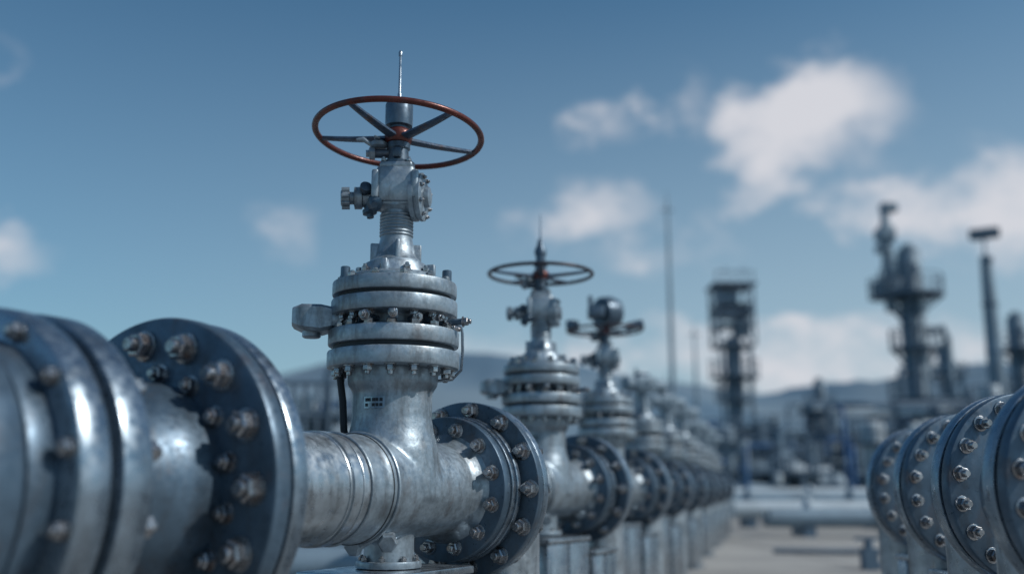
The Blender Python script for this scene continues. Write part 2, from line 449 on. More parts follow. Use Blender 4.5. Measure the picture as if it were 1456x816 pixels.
def flange_b():
    m = MB([FLNG])
    m.use(GALV)
    m.lathe(P([(.252, .42), (.262, .46), (.30, .50), (.31, .51)]), AX, 64)
    m.use(FACE)
    m.disc(AX, .405 * S, .505 * S, .575 * S)
    m.use(FLNG); m.disc(AX, .41 * S, .585 * S, .622 * S); 
    m.use(DARK); m.lathe(P([(.38, .57), (.38, .59)]), AX, 64); m.lathe(P([(.37, .615), (.37, .66)]), AX, 64)
    m.use(FLNG); m.disc(AX, .415 * S, .635 * S, .672 * S)
    m.use(FACE); m.disc(AX, .505 * S, .715 * S, .775 * S, seg=96)
    m.use(DARK); m.lathe(P([(.36, .66), (.36, .72)]), AX, 64); m.lathe(P([(.46, .77), (.46, .785)]), AX, 64)
    m.use(FLNG); m.disc(AX, .502 * S, .782 * S, .845 * S, seg=96)
    m.bolts(AX, .335 * S, .505 * S, 12, .036 * S, .045 * S, -1, stud=.6)
    m.bolts(AX, .452 * S, .715 * S, 13, .042 * S, .05 * S, -1, stud=.7)
    m.bolts(AX, .455 * S, .845 * S, 13, .040 * S, .05 * S, 1, stud=.6)
    m.use(PIPE)
    m.lathe(P([(.33, .84), (.26, .90), (.22, .93)]), AX, 48)
    pts = [U(.92, 0, 0)]
    for k in range(0, 10):
        a = rad(10 * k); pts.append(U(.95 + .27 * math.sin(a), 0, -.27 * (1 - math.cos(a))))
    pts.append(U(1.22, 0, -1.5))
    m.tube(pts, .21 * S, 40)
    return m.mesh('flange_group')

def stand_mesh(x0, x1, ztop, w):
    m = MB([STND])
    zt = ztop * S; zb = -HP
    cx = (x0 + x1) / 2 * S; L = (x1 - x0) * S
    m.box((cx, 0, zt - .012), (L, w * S, .024), None, .004)
    m.box((cx, 0, zb + .012), (L + .06, w * S + .06, .022), None, .004)
    h = zt - .026 - zb - .025; zc = zb + .025 + h / 2
    W = w * S
    m.use(DARK); m.box((cx, 0, zc), (L - .06, W - .06, h))
    m.use(STND)
    ny = 3
    for k in range(ny):
        y = -W / 2 + W * (k + .5) / ny
        for s in (-1, 1): m.box((cx + s * (L / 2 - .022 - .006 * (k % 2)), y, zc), (.03, W / ny - .016, h - .004), None, .008)
    nx = 2
    for k in range(nx):
        x = cx - L / 2 + .03 + (L - .06) * (k + .5) / nx
        for s in (-1, 1): m.box((x, s * (W / 2 - .022), zc), ((L - .06) / nx - .016, .03, h - .004), None, .008)
    for sx in (-1, 1):
        for sy in (-1, 1):
            m.nut(Matrix.Translation((cx + sx * (L / 2 + .014), sy * (W / 2 + .014), zb + .023)), .010, .012)
    return m.mesh('support_stand', 32)

parts = valve_parts()
WH = wheel_mesh(REDP, 'handwheel'); WHD = wheel_mesh(DRKP, 'handwheel_dark')
STEM = [stem_top(k) for k in range(4)]
FB = flange_b()
ST1 = stand_mesh(-.40, .40, -.405, .55)
ST2 = stand_mesh(.42, .92, -.53, .62)

PH = rad(60.5)      # pipe axis heading
def valve(X, Y, kind, spin, tilt=(0, 0), dark=False, sc=1.0):
    M = Matrix.Translation((X, Y, HP)) @ Matrix.Rotation(PH, 4, 'Z') @ Matrix.Diagonal((1, 1, sc, 1))
    motor = kind == 3
    e = empty('motor_operated_valve' if motor else 'gate_valve', M)
    for n, me in parts:
        if motor and n == 'gearbox': 
            continue
        off = DZ * S if n in ('bonnet_flanges', 'side_bracket') else 0
        obj(n, me, e, Matrix.Translation((0, 0, off)))
    if motor: obj('yoke', YOKE, e); obj('motor_actuator', STEM[3], e)
    else:
        obj('stem', STEM[kind], e)
        obj('handwheel', WHD if dark else WH, e, Matrix.Translation((0, 0, 1.952 * S)) @ Matrix.Rotation(-PH, 4, 'Z') @ Matrix.Rotation(rad(tilt[0]), 4, 'X') @ Matrix.Rotation(rad(tilt[1]), 4, 'Y') @ Matrix.Rotation(rad(spin), 4, 'Z'))
    obj('end_flange', FB, e)
    s = empty('pipe_support_stand', Matrix.Translation((X, Y, HP)) @ Matrix.Rotation(PH, 4, 'Z'))
    obj('tee_stand', ST1, s); obj('flange_stand', ST2, s)
    return e
y = MB([GALV])
y.lathe(P([(.15, 1.17), (.145, 1.22), (.11, 1.25), (.09, 1.30), (.085, 1.48), (.11, 1.5), (.11, 1.52)]), ID, 32)
for k in range(4):
    M = Matrix.Rotation(rad(40 + 90 * k), 4, 'Z'); y.box(U(.13, 0, 1.33), U(.05, .03, .37), M, .004)
YOKE = y.mesh('yoke')

V0 = Vector((-.64 * S, 5.36 * S)); ROW = Vector((.90 * S, 3.50 * S))
kinds = [0, 1, 2, 3, 3, 3, 3, 3, 3]
for i in range(9):
    p = V0 + ROW * i
    valve(p.x, p.y, kinds[i], [4, 31, 10, 50, 5, 20, 44, 12, 30][i], (-3.8, 2.5) if i == 0 else (0, random.uniform(-1, 1)), dark=i > 0, sc=1.0 if i == 0 else (.975 if i == 1 else random.uniform(.93, 1.0)))

# up-stream pipework of valve 1 (big flanges in the foreground)
def add_run():
    M = Matrix.Translation((V0.x, V0.y, HP)) @ Matrix.Rotation(PH, 4, 'Z')
    e = empty('flanged_pipeline', M)
    m = MB([PIPE])
    m.lathe(P([(.262, -1.47), (.262, -.51)]), AX, 80)
    for x in (-.56, -.66): m.torus(frame(U(x, 0, 0), (1, 0, 0)), .2635 * S, .005 * S, 72, 8)
    m.lathe(P([(.272, -.64), (.272, -.58)]), AX, 72)
    m.lathe(P([(.30, -4.9), (.30, -2.3)]), AX, 80)
    pts = [U(-4.88, 0, 0)]
    for k in range(0, 10):
        a = rad(10 * k); pts.append(U(-4.9 - .45 * math.sin(a), 0, -.45 * (1 - math.cos(a))))
    pts.append(U(-5.35, 0, -1.5))
    m.tube(pts, .30 * S, 48)
    obj('pipe', m.mesh('pipe'), e)
    m = MB([FLNG])
    m.disc(AX, .67 * S, -1.50 * S, -1.42 * S, seg=120)
    m.use(DARK); m.lathe(P([(.60, -1.515), (.60, -1.49)]), AX, 72)
    m.use(FACE); m.disc(AX, .675 * S, -1.60 * S, -1.512 * S, seg=120, ch=.012)
    m.use(FLNG); m.lathe(P([(.36, -1.43), (.30, -1.35), (.27, -1.28), (.262, -1.26)]), AX, 72)
    m.bolts(AX, .565 * S, -1.60 * S, 15, .052 * S, .062 * S, -1, stud=.5)
    m.bolts(AX, .565 * S, -1.42 * S, 15, .045 * S, .062 * S, 1, stud=.6)
    m.use(FACE)
    m.lathe(P([(.40, -2.2), (.40, -2.02), (.36, -1.98), (.36, -1.86), (.40, -1.76), (.41, -1.70), (.41, -1.59)]), AX, 80)
    m.bolts(AX, .445 * S, -1.60 * S, 15, .034 * S, .04 * S, -1, stud=.4, off=.2)
    obj('large_flange', m.mesh('large_flange'), e)
    m = MB([FLNG])
    m.disc(AX, .60 * S, -2.20 * S, -2.08 * S, seg=120)
    m.use(DARK); m.lathe(P([(.53, -2.24), (.53, -2.19)]), AX, 72)
    m.use(FLNG); m.disc(AX, .60 * S, -2.36 * S, -2.23 * S, seg=120, ch=.02)
    m.use(FACE); m.disc(AX, .50 * S, -2.46 * S, -2.35 * S, seg=96)
    m.use(FACE); m.disc(AX, .52 * S, -2.66 * S, -2.47 * S, seg=120, ch=.016)
    m.use(PIPE); m.lathe(P([(.30, -3.05), (.33, -2.95), (.39, -2.8), (.41, -2.65)]), AX, 72)
    m.bolts(AX, .535 * S, -2.08 * S, 14, .04 * S, .055 * S, 1)
    m.bolts(AX, .55 * S, -2.36 * S, 14, .03 * S, .035 * S, -1, stud=.3)
    obj('pipe_coupling', m.mesh('pipe_coupling'), e)
    s = MB([STND])
    for x in (-1.85, -3.6):
        s.box(U(x, 0, -.43), U(.3, .5, .05), None, .004)
        s.box((x * S, 0, (-.46 * S - HP) / 2), (.12, .2, HP - .46 * S), None, .006)
        s.box((x * S, 0, -HP + .012), (.3, .35, .022), None, .004)
    s.box(U(-3.6, 0, -.36), U(.2, .3, .12), None, .004)
    obj('pipe_saddles', s.mesh('saddles'), e)
add_run()

# near-side inlet of the other valves
inl = MB([PIPE])
inl.lathe(P([(.25, -1.0), (.25, -.51)]), AX, 56)
inl.use(FLNG); inl.disc(AX, .42 * S, -1.06 * S, -.98 * S); inl.use(FACE); inl.disc(AX, .42 * S, -1.16 * S, -1.075 * S)
inl.bolts(AX, .35 * S, -1.16 * S, 12, .03 * S, .04 * S, -1); inl.bolts(AX, .35 * S, -.98 * S, 12, .03 * S, .04 * S, 1)
inl.use(PIPE)
pts = [U(-1.15, 0, 0)]
for k in range(0, 10):
    a = rad(10 * k); pts.append(U(-1.2 - .3 * math.sin(a), 0, -.3 * (1 - math.cos(a))))
pts.append(U(-1.5, 0, -1.5)); inl.tube(pts, .21 * S, 36)
INL = inl.mesh('inlet_pipe')
for i in range(1, 9):
    p = V0 + ROW * i
    obj('inlet_pipe', INL, empty('inlet_pipework', Matrix.Translation((p.x, p.y, HP)) @ Matrix.Rotation(PH, 4, 'Z')))

# ------------------------------------------------------------------ right-hand row of blind-flanged pipes
r = MB([FLNG])
r.use(FACE); r.disc(AX, .505 * S, -.07 * S, -.005 * S, seg=96, ch=.008)
r.disc(AX, .30 * S, -.085 * S, -.065 * S, seg=64)
r.use(DARK); r.lathe(P([(.46, -.02), (.46, .03)]), AX, 64)
r.use(FLNG); r.disc(AX, .505 * S, .010 * S, .085 * S, seg=96)
r.bolts(AX, .44 * S, -.07 * S, 18, .034 * S, .045 * S, -1, stud=.6)
r.bolts(AX, .44 * S, .085 * S, 18, .034 * S, .045 * S, 1)
r.use(GALV); r.lathe(P([(.35, .08), (.30, .11), (.19, .15)]), AX, 64)
r.use(PIPE)
pts = [U(.10, 0, 0)]
for k in range(0, 10):
    a = rad(10 * k); pts.append(U(.12 + .25 * math.sin(a), 0, -.25 * (1 - math.cos(a))))
pts.append(U(.37, 0, -1.5)); r.tube(pts, .20 * S, 36)
RM = r.mesh('flanged_pipe')
ST3 = stand_mesh(-.22, .10, -.53, .55)
PR = rad(90 + 12)
for X, Y in ((3.47, 8.55), (3.10, 6.95), (2.74, 5.45), (2.46, 4.25)):
    M = Matrix.Translation((X * S, Y * S, HP)) @ Matrix.Rotation(PR, 4, 'Z')
    obj('pipe_and_flange', RM, empty('blind_flanged_pipe', M))
    obj('stand', ST3, empty('pipe_support_stand', M))

# ------------------------------------------------------------------ ground
def ground_mat():
    m = bpy.data.materials.new('concrete_ground'); m.use_nodes = True
    nt = m.node_tree; L = nt.links; b = nt.nodes['Principled BSDF']
    tc = N(nt, 'ShaderNodeTexCoord')
    n = N(nt, 'ShaderNodeTexNoise'); n.inputs['Scale'].default_value = .35; n.inputs['Detail'].default_value = 8; n.inputs['Roughness'].default_value = .65
    L.new(tc.outputs['Object'], n.inputs['Vector'])
    cr = N(nt, 'ShaderNodeValToRGB'); e = cr.color_ramp.elements
    e[0].position = .3; e[0].color = (.22, .22, .215, 1); e[1].position = .7; e[1].color = (.42, .41, .39, 1)
    L.new(n.outputs['Fac'], cr.inputs[0])
    br = N(nt, 'ShaderNodeTexBrick'); br.offset = 0; br.inputs['Scale'].default_value = .25
    br.inputs['Mortar Size'].default_value = .006; br.inputs['Brick Width'].default_value = 1; br.inputs['Row Height'].default_value = 1
    br.inputs['Color1'].default_value = (1, 1, 1, 1); br.inputs['Color2'].default_value = (.88, .88, .88, 1); br.inputs['Mortar'].default_value = (.3, .3, .3, 1)
    L.new(tc.outputs['Object'], br.inputs['Vector'])
    mx = N(nt, 'ShaderNodeMix', data_type='RGBA', blend_type='MULTIPLY'); mx.inputs[0].default_value = 1
    L.new(cr.outputs[0], mx.inputs[6]); L.new(br.outputs[0], mx.inputs[7])
    L.new(mx.outputs[2], b.inputs['Base Color']); b.inputs['Roughness'].default_value = .85
    return m
g = MB([ground_mat()]); g.add([(-3000, -500, 0), (3000, -500, 0), (3000, 4000, 0), (-3000, 4000, 0)], [(0, 1, 2, 3)])
obj('ground', g.mesh('ground', 0))

# hills
hm = bpy.data.materials.new('haze_tinted_hillside'); hm.use_nodes = True
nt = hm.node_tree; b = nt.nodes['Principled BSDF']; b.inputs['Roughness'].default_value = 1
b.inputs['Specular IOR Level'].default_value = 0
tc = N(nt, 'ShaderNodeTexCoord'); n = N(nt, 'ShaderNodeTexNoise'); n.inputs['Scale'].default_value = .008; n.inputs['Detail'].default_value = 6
cr = N(nt, 'ShaderNodeValToRGB'); cr.color_ramp.elements[0].position = .4; cr.color_ramp.elements[0].color = (.12, .19, .26, 1)  # aerial haze put into the hill colour as grey-blue tones
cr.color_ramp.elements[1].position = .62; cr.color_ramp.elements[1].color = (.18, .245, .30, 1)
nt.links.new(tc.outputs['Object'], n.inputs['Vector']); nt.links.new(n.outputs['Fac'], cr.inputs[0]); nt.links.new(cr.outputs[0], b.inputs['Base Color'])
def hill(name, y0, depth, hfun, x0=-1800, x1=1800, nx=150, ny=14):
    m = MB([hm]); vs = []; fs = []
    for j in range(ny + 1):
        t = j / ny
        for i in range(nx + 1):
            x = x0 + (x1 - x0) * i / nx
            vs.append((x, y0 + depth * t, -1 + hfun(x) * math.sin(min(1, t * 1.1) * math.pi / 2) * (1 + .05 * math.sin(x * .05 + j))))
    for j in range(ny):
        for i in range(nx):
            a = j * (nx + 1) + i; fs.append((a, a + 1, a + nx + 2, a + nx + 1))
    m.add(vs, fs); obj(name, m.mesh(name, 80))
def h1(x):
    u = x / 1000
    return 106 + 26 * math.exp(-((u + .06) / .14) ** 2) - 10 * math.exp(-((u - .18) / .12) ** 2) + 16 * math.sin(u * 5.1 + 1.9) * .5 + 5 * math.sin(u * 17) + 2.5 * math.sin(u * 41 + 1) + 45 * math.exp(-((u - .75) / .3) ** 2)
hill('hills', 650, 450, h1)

# ------------------------------------------------------------------ distant plant
def railing(m, cx, cy, z, r, n=14, h=1.0):
    pts = [(cx + r * math.cos(2 * math.pi * k / n), cy + r * math.sin(2 * math.pi * k / n)) for k in range(n)]
    for k, (x, y) in enumerate(pts):
        m.cyl((x, y, z), (x, y, z + h), .035, seg=6)
        x2, y2 = pts[(k + 1) % n]
        for q in (h, h * .5): m.cyl((x, y, z + q), (x2, y2, z + q), .03, seg=6)

def cage(m, cx, cy, w, z0, z1, levels, brace=True):
    h = w / 2
    c = [(cx - h, cy - h), (cx + h, cy - h), (cx + h, cy + h), (cx - h, cy + h)]
    for x, y in c: m.box((x, y, (z0 + z1) / 2), (.13, .13, z1 - z0))
    for l in range(levels + 1):
        z = z0 + (z1 - z0) * l / levels
        for k in range(4):
            a, b2 = c[k], c[(k + 1) % 4]
            m.cyl((a[0], a[1], z), (b2[0], b2[1], z), .06, seg=6)
            if brace and l < levels:
                z2 = z0 + (z1 - z0) * (l + 1) / levels
                m.cyl((a[0], a[1], z), (b2[0], b2[1], z2), .04, seg=6)
        m.box((cx, cy, z), (w * .96, w * .96, .05))

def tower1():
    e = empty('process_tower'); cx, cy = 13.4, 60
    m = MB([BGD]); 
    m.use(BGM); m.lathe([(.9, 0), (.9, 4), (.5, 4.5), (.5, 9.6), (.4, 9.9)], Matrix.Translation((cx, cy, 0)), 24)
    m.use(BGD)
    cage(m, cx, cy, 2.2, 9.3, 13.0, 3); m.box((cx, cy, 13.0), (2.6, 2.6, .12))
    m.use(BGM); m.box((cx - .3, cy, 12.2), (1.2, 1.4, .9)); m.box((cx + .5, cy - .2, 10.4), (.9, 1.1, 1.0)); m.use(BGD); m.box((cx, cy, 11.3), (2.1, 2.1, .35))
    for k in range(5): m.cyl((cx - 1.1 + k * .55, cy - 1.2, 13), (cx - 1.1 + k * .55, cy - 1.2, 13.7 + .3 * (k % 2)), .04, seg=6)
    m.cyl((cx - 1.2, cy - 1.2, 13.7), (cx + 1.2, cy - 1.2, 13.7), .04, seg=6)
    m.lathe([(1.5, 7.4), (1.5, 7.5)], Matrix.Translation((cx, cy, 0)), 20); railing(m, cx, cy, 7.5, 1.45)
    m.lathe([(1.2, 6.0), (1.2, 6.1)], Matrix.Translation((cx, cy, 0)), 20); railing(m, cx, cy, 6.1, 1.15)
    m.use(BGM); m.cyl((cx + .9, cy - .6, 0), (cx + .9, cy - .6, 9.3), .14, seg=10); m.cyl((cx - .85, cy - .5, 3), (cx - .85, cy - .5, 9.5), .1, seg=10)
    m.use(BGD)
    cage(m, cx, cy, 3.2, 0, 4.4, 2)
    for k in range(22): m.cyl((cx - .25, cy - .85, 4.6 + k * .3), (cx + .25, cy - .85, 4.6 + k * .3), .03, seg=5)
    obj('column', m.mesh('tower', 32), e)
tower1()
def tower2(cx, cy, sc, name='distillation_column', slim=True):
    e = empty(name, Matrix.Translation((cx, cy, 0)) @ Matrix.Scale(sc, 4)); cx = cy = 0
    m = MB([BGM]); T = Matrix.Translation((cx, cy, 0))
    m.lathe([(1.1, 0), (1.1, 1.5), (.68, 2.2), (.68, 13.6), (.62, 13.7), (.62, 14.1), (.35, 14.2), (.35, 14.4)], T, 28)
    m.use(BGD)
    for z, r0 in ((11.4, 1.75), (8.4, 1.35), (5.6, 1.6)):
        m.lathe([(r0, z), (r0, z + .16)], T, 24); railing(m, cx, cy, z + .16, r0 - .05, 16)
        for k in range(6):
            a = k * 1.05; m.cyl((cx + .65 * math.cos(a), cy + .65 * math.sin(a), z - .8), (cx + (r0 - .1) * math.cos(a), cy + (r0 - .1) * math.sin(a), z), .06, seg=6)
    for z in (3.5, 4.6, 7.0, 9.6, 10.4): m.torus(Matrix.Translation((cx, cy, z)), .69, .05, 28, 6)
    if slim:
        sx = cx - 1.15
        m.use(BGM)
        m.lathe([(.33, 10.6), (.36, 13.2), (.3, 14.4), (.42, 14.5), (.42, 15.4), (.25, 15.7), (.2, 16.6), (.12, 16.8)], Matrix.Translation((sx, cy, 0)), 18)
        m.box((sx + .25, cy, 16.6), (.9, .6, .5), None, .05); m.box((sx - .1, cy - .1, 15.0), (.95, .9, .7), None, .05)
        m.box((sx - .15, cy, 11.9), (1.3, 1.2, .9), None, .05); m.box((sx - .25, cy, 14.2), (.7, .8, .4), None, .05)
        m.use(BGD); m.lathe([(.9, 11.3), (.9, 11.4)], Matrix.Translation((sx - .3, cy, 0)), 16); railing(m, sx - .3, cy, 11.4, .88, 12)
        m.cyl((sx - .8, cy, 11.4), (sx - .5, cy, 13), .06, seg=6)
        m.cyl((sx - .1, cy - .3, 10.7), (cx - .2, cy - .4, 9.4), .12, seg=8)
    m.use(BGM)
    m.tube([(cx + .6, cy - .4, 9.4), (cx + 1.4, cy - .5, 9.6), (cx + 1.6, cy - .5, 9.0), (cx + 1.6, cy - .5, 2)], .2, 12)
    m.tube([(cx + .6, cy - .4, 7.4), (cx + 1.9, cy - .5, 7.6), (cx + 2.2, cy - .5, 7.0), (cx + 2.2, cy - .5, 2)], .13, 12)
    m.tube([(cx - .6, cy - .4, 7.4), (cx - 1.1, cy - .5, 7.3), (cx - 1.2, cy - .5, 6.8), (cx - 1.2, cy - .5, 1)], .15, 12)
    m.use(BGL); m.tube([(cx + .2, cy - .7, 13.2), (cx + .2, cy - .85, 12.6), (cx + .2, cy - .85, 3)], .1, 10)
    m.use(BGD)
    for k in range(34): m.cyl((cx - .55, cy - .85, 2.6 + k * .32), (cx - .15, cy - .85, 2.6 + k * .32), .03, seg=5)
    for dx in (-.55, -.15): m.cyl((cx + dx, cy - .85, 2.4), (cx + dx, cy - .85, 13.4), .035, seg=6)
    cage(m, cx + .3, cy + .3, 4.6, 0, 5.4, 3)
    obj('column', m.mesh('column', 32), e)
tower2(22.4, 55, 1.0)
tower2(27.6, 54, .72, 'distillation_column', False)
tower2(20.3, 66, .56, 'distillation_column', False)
tower2(26.2, 60, .66, 'distillation_column', False)
def stack():
    e = empty('floodlight_mast'); cx, cy = 21.9, 45
    m = MB([BGM]); m.lathe([(.42, 0), (.42, 4), (.30, 9.5), (.24, 11.4), (.1, 11.5)], Matrix.Translation((cx, cy, 0)), 20)
    m.use(BGD); m.cyl((cx, cy, 11.4), (cx, cy, 12.3), .05, seg=8)
    m.box((0, 0, 0), (1.25, .5, .5), Matrix.Translation((cx + .05, cy, 12.5)) @ Matrix.Rotation(rad(-8), 4, 'Y') @ Matrix.Rotation(rad(20), 4, 'X'), .04)
    m.cyl((cx - .1, cy - .35, 11.2), (cx + .1, cy - .35, 11.2), .15, seg=8)
    for k in range(4): m.lathe([(.36 + .02 * (3 - k), 2.5 + k * 2.2), (.36 + .02 * (3 - k), 2.6 + k * 2.2)], Matrix.Translation((cx, cy, 0)), 20)
    obj('mast', m.mesh('mast', 32), e)
stack()
for (x, y, h, rr) in ((6.45, 40, 12.6, .075), (8.3, 45, 8.0, .07), (-9.7, 55, 9.5, .05), (7.3, 47, 5.8, .08)):
    m = MB([BGM]); m.lathe([(rr * 1.8, 0), (rr * 1.2, h * .6), (rr * .6, h)], Matrix.Translation((x, y, 0)), 10)
    m.cyl((x - .25, y, h * .97), (x + .25, y, h * .97), .04, seg=6); m.cyl((x, y, h), (x, y, h + .4), .02, seg=5)
    m.box((x, y, .1), (.5, .5, .2))
    obj('mast_pole', m.mesh('mast_pole', 32), empty('lightning_mast'))

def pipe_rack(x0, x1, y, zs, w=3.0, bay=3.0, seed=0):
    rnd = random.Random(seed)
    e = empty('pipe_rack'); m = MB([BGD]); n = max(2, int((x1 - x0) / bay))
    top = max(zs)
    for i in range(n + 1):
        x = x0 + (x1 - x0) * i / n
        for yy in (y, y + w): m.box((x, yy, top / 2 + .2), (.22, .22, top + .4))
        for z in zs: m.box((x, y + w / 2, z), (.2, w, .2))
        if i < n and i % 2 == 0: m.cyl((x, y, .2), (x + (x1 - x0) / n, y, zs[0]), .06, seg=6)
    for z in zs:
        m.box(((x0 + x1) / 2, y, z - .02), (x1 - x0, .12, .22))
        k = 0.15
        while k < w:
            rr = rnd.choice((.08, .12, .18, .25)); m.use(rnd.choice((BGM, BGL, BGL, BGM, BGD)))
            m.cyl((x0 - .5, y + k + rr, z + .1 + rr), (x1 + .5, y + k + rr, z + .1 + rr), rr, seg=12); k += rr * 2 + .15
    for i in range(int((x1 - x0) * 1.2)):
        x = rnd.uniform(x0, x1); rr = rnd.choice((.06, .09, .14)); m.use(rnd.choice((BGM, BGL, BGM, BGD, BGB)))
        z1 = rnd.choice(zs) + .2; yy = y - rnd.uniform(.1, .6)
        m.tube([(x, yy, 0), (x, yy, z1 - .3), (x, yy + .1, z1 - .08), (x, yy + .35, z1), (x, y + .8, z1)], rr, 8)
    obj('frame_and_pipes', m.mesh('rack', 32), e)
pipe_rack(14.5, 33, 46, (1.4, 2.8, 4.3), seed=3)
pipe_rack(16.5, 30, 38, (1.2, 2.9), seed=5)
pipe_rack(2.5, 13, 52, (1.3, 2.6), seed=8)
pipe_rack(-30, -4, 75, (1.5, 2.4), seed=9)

def vessel(x, y, z, r, l, mat, horizontal=True):
    m = MB([mat]); 
    cap = lambda s: [(r * math.cos(rad(a)), s * (l / 2 + .5 * r * math.sin(rad(a)))) for a in (0, 25, 50, 70, 88)]
    prof = list(reversed(cap(-1))) + cap(1)
    M = frame((x, y, z), (1, 0, 0) if horizontal else (0, 0, 1))
    m.lathe(prof, M, 28)
    m.use(BGD)
    if horizontal:
        for s in (-1, 1): m.box((x + s * l * .3, y, z / 2 - r * .3), (.3, r * 1.5, max(z - r * .6, .2)))
        m.cyl((x, y, z + r * .9), (x, y, z + r + .4), .2, seg=12); m.cyl((x, y, z + r + .38), (x, y, z + r + .48), .32, seg=14)
        m.use(mat)
        for s in (-1, 0, 1): m.torus(frame((x + s * l * .35, y, z), (1, 0, 0)), r, .03, 28, 6)
    else:
        for k in range(4):
            a = k * math.pi / 2 + .5; m.cyl((x + r * .85 * math.cos(a), y + r * .85 * math.sin(a), 0), (x + r * .9 * math.cos(a), y + r * .9 * math.sin(a), z - l * .3), .08, seg=8)
        m.lathe([(r + .5, z + l * .2), (r + .5, z + l * .2 + .08)], Matrix.Translation((x, y, 0)), 20); railing(m, x, y, z + l * .2, r + .45, 12)
        m.tube([(x + r + .15, y - .3, z), (x + r + .25, y - .3, z - .5), (x + r + .25, y - .3, 0)], .09, 8)
    obj('shell', m.mesh('vessel', 32), empty('pressure_vessel'))
vessel(11.4, 45, 1.7, .6, 2.4, BGM); vessel(12.3, 41, 1.0, .5, 1.8, BGM); vessel(9.3, 44, 2.4, .45, 2.0, BGM, False)
vessel(15.4, 43, 2.2, .5, 2.6, BGL, False); vessel(17.3, 42, 1.4, .55, 2.6, BGL); vessel(24.5, 41, 4.0, .6, 4.0, BGM, False)
vessel(26.6, 45, 6.0, .5, 5.0, BGM, False); vessel(20.6, 43, 3.6, .45, 3.0, BGL, False); vessel(8.1, 50, 2.2, .6, 2.6, BGM, False)
vessel(30.2, 50, 6.6, .5, 5.0, BGD, False); vessel(-3.4, 30, 1.9, .45, 1.2, BGL, False)

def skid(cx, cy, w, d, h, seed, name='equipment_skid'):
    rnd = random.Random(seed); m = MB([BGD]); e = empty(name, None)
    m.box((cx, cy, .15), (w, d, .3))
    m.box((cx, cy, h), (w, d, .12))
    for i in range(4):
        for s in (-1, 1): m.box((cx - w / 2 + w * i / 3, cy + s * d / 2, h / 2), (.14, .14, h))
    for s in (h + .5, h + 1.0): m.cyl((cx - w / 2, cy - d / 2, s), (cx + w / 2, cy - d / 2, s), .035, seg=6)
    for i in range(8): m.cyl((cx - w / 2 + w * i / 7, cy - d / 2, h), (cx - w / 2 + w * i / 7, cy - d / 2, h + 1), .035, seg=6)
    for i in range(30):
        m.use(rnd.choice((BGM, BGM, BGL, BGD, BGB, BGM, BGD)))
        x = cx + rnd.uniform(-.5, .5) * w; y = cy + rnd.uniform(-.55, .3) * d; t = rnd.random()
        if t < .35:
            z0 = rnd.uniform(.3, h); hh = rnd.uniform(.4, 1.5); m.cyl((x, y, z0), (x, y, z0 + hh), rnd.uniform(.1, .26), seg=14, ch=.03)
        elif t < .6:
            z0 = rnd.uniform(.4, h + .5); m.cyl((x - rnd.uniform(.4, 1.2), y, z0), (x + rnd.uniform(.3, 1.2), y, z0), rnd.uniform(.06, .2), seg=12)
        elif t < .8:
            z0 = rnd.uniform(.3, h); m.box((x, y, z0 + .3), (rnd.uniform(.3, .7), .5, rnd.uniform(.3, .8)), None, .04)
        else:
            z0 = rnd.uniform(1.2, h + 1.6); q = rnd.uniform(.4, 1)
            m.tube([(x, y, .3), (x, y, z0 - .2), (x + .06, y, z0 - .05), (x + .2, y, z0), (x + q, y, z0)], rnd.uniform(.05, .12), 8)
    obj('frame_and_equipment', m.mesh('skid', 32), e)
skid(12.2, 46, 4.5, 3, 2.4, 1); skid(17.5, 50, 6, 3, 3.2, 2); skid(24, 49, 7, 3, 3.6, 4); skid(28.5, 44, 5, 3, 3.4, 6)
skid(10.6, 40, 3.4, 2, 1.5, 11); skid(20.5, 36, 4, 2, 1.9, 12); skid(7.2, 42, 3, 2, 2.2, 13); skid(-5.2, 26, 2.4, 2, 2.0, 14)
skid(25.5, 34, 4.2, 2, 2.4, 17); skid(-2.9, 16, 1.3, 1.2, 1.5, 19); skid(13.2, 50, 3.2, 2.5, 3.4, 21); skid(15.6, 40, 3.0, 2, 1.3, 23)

m = MB([BGM]); 
for y, z, rr, mt in ((24, .42, .2, BGL), (24.6, .40, .16, BGM), (19.4, .36, .17, BGM), (20.0, .33, .14, BGM), (30, .55, .25, BGM), (34, .7, .22, BGL)):
    m.use(mt); m.cyl((3.5 + y * .07, y, z), (45, y, z), rr, seg=20)
    for k in range(14):
        m.use(BGD); x = 5.6 + k * 3; m.box((x, y, (z - rr) / 2), (.22, .3, z - rr)); m.use(mt); m.cyl((x + 1.3, y, z), (x + 1.38, y, z), rr * 1.5, seg=20)
obj('ground_pipes', m.mesh('ground_pipes', 32), empty('ground_pipeline'))
m = MB([BGM])
for y, z, rr in ((8.2, .3, .13), (9.5, .28, .1), (11.5, .3, .16)):
    m.cyl((-14, y, z), (-.95 + (y - 8.2) * .25, y, z), rr, seg=20)
    for k in range(4): m.box((-1.6 - 3 * k, y, (z - rr) / 2), (.18, .26, z - rr))
obj('low_pipes', m.mesh('low_pipes', 32), empty('low_pipeline'))
m = MB([BGD])
m.tube([(4.2, 11.8, .03), (4.5, 12.5, .03), (5.0, 12.9, .03), (5.9, 12.8, .03), (6.4, 13.3, .03)], .03, 8)
m.tube([(3.7, 14.6, .04), (4.6, 14.4, .04), (6.2, 14.7, .04)], .035, 8)
m.box((4.05, 11.7, .12), (.16, .16, .24)); m.cyl((4.05, 11.7, .24), (4.05, 11.7, .33), .05, seg=10); m.box((4.05, 11.7, .34), (.3, .04, .03))
obj('hose', m.mesh('hose', 40), empty('drain_hose'))

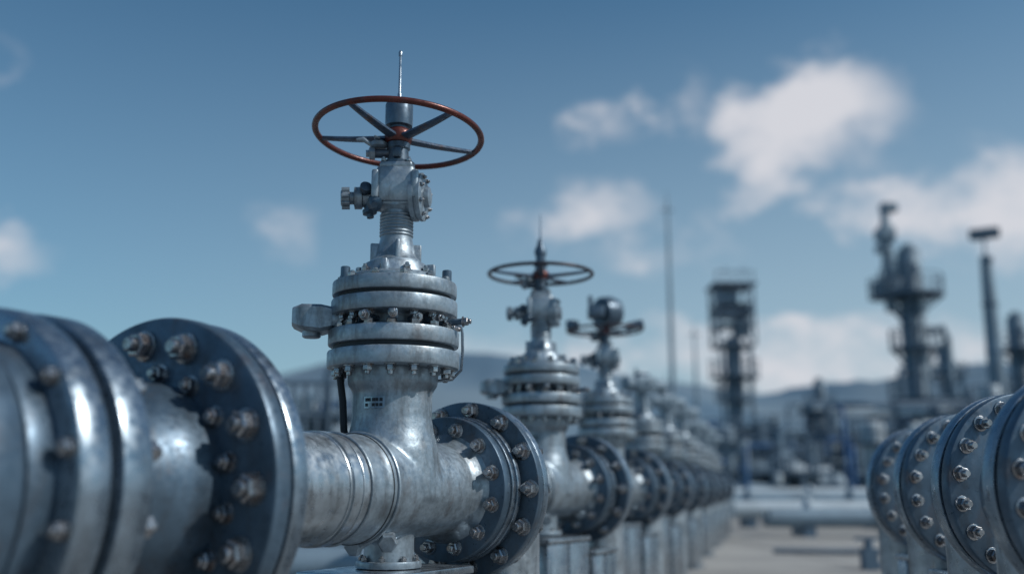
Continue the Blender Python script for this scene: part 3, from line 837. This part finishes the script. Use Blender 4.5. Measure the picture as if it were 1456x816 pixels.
# ------------------------------------------------------------------ world: Nishita + haze + clouds in sky direction space
SUN_EL, SUN_AZ = 42, 106
w = bpy.data.worlds.new('World'); scene.world = w; w.use_nodes = True
nt = w.node_tree; nt.nodes.clear(); L = nt.links
out = N(nt, 'ShaderNodeOutputWorld'); bg = N(nt, 'ShaderNodeBackground'); L.new(bg.outputs[0], out.inputs[0])
sky = N(nt, 'ShaderNodeTexSky'); sky.sky_type = 'NISHITA'; sky.sun_disc = False
sky.sun_elevation = rad(SUN_EL); sky.sun_rotation = rad(SUN_AZ); sky.air_density = 1.0; sky.dust_density = 0.8; sky.ozone_density = 2.0
def Mth(op, a, b_=None, clamp=False):
    n = N(nt, 'ShaderNodeMath', operation=op); n.use_clamp = clamp
    for i, v in enumerate((a, b_)):
        if v is None: continue
        if isinstance(v, (int, float)): n.inputs[i].default_value = v
        else: L.new(v, n.inputs[i])
    return n.outputs[0]
tc = N(nt, 'ShaderNodeTexCoord'); nz = N(nt, 'ShaderNodeTexNoise'); nz.inputs['Scale'].default_value = 10; nz.inputs['Detail'].default_value = 6; nz.inputs['Roughness'].default_value = .58
mp = N(nt, 'ShaderNodeMapping'); mp.inputs['Scale'].default_value = (1, 1, 1.5); L.new(tc.outputs['Generated'], mp.inputs[0]); L.new(mp.outputs[0], nz.inputs['Vector'])
sp = N(nt, 'ShaderNodeSeparateXYZ'); L.new(tc.outputs['Generated'], sp.inputs[0])
az = Mth('MULTIPLY', Mth('ARCTAN2', sp.outputs[0], sp.outputs[1]), 57.2958)
el = Mth('MULTIPLY', Mth('ARCSINE', sp.outputs[2]), 57.2958)
nsep = N(nt, 'ShaderNodeSeparateColor'); L.new(nz.outputs['Color'], nsep.inputs[0])
azd = Mth('ADD', az, Mth('MULTIPLY', Mth('SUBTRACT', nsep.outputs[0], .5), 9.0))
eld = Mth('ADD', el, Mth('MULTIPLY', Mth('SUBTRACT', nsep.outputs[1], .5), 6.0))
blobs = [(15.6, 19.0, 4.8, 2.2, .95), (19.0, 20.6, 3.0, 2.4, 1.0), (13.2, 17.2, 3.4, 1.7, .6), (9.0, 20.9, 2.2, 1.5, .7), (5.4, 20.5, 1.8, 1.3, .6),
         (4.7, 15.5, 3.8, 1.7, .7), (8.0, 13.6, 4.0, 1.4, .45), (23.8, 15.4, 4.2, 1.7, .8), (27.8, 14.4, 4.2, 2.4, .9),
         (-1.5, 7.3, 4.5, 1.7, .5), (17.6, 6.8, 8, 1.7, .8), (9.3, 7.9, 4.5, 1.2, .55), (-13.0, 14.2, 1.7, 1.2, .36), (-27.2, 11.9, 1.6, 1.0, .45), (-28.6, 21.5, .8, 1.0, .35)]
acc = None
for a, e_, wa, we, s_ in blobs:
    q = Mth('ADD', Mth('POWER', Mth('MULTIPLY', Mth('SUBTRACT', azd, a), 1 / (wa * 1.55)), 2), Mth('POWER', Mth('MULTIPLY', Mth('SUBTRACT', eld, e_), 1 / (we * 1.55)), 2))
    d = Mth('MULTIPLY', Mth('SUBTRACT', 1.0, q, True), s_)
    acc = d if acc is None else Mth('MAXIMUM', acc, d)
dens = Mth('ADD', acc, Mth('MULTIPLY', Mth('MULTIPLY', Mth('SUBTRACT', nz.outputs['Fac'], .52), 2.6), Mth('MINIMUM', Mth('MULTIPLY', acc, 3), 1.0)))
far = Mth('MULTIPLY', Mth('GREATER_THAN', Mth('ABSOLUTE', az), 36), Mth('MULTIPLY', Mth('SUBTRACT', nz.outputs['Fac'], .53), 2.5))
dens = Mth('MAXIMUM', dens, far)
sm = N(nt, 'ShaderNodeMapRange'); sm.interpolation_type = 'SMOOTHSTEP'; sm.inputs[1].default_value = -.05; sm.inputs[2].default_value = 1.1; sm.inputs[4].default_value = .92
L.new(dens, sm.inputs[0])
tint = N(nt, 'ShaderNodeVectorMath', operation='MULTIPLY'); L.new(sky.outputs[0], tint.inputs[0]); tint.inputs[1].default_value = (0.56, .93, 1.0)
hz1 = Mth('POWER', Mth('SUBTRACT', 1.0, Mth('DIVIDE', Mth('ABSOLUTE', el), 29), True), 1.25)
hzaz = N(nt, 'ShaderNodeMapRange'); hzaz.interpolation_type = 'SMOOTHSTEP'; hzaz.inputs[1].default_value = -42; hzaz.inputs[2].default_value = 30; hzaz.inputs[3].default_value = .3; hzaz.inputs[4].default_value = 1.0
L.new(az, hzaz.inputs[0])
hf = Mth('MULTIPLY', Mth('MULTIPLY', hz1, hzaz.outputs[0]), 1.0, True)
hx = N(nt, 'ShaderNodeMix', data_type='RGBA'); L.new(hf, hx.inputs[0]); L.new(tint.outputs[0], hx.inputs[6]); hx.inputs[7].default_value = (4.8, 6.1, 7.1, 1)
mx = N(nt, 'ShaderNodeMix', data_type='RGBA'); L.new(sm.outputs[0], mx.inputs[0]); L.new(hx.outputs[2], mx.inputs[6]); mx.inputs[7].default_value = (7.9, 7.9, 8.4, 1)
L.new(mx.outputs[2], bg.inputs['Color']); bg.inputs['Strength'].default_value = 0.088

sd = Vector((math.sin(rad(SUN_AZ)) * math.cos(rad(SUN_EL)), math.cos(rad(SUN_AZ)) * math.cos(rad(SUN_EL)), math.sin(rad(SUN_EL))))
sl = bpy.data.lights.new('sun', 'SUN'); sl.energy = 3.1; sl.angle = rad(.5); sl.color = (1, .94, .87)
so = bpy.data.objects.new('sun', sl); scene.collection.objects.link(so); so.rotation_euler = (-sd).to_track_quat('-Z', 'Y').to_euler()

# ------------------------------------------------------------------ camera
c = bpy.data.cameras.new('camera'); co = bpy.data.objects.new('camera', c); scene.collection.objects.link(co)
c.lens = 35.1; c.sensor_width = 36; c.clip_start = .05; c.clip_end = 6000
co.location = (0, 0, HP); co.rotation_euler = (rad(90 + 11.4), 0, 0)
c.dof.use_dof = True; c.dof.focus_distance = 3.12; c.dof.aperture_fstop = .95
scene.camera = co
scene.view_settings.view_transform = 'Standard'; scene.view_settings.look = 'None'; scene.view_settings.exposure = 0
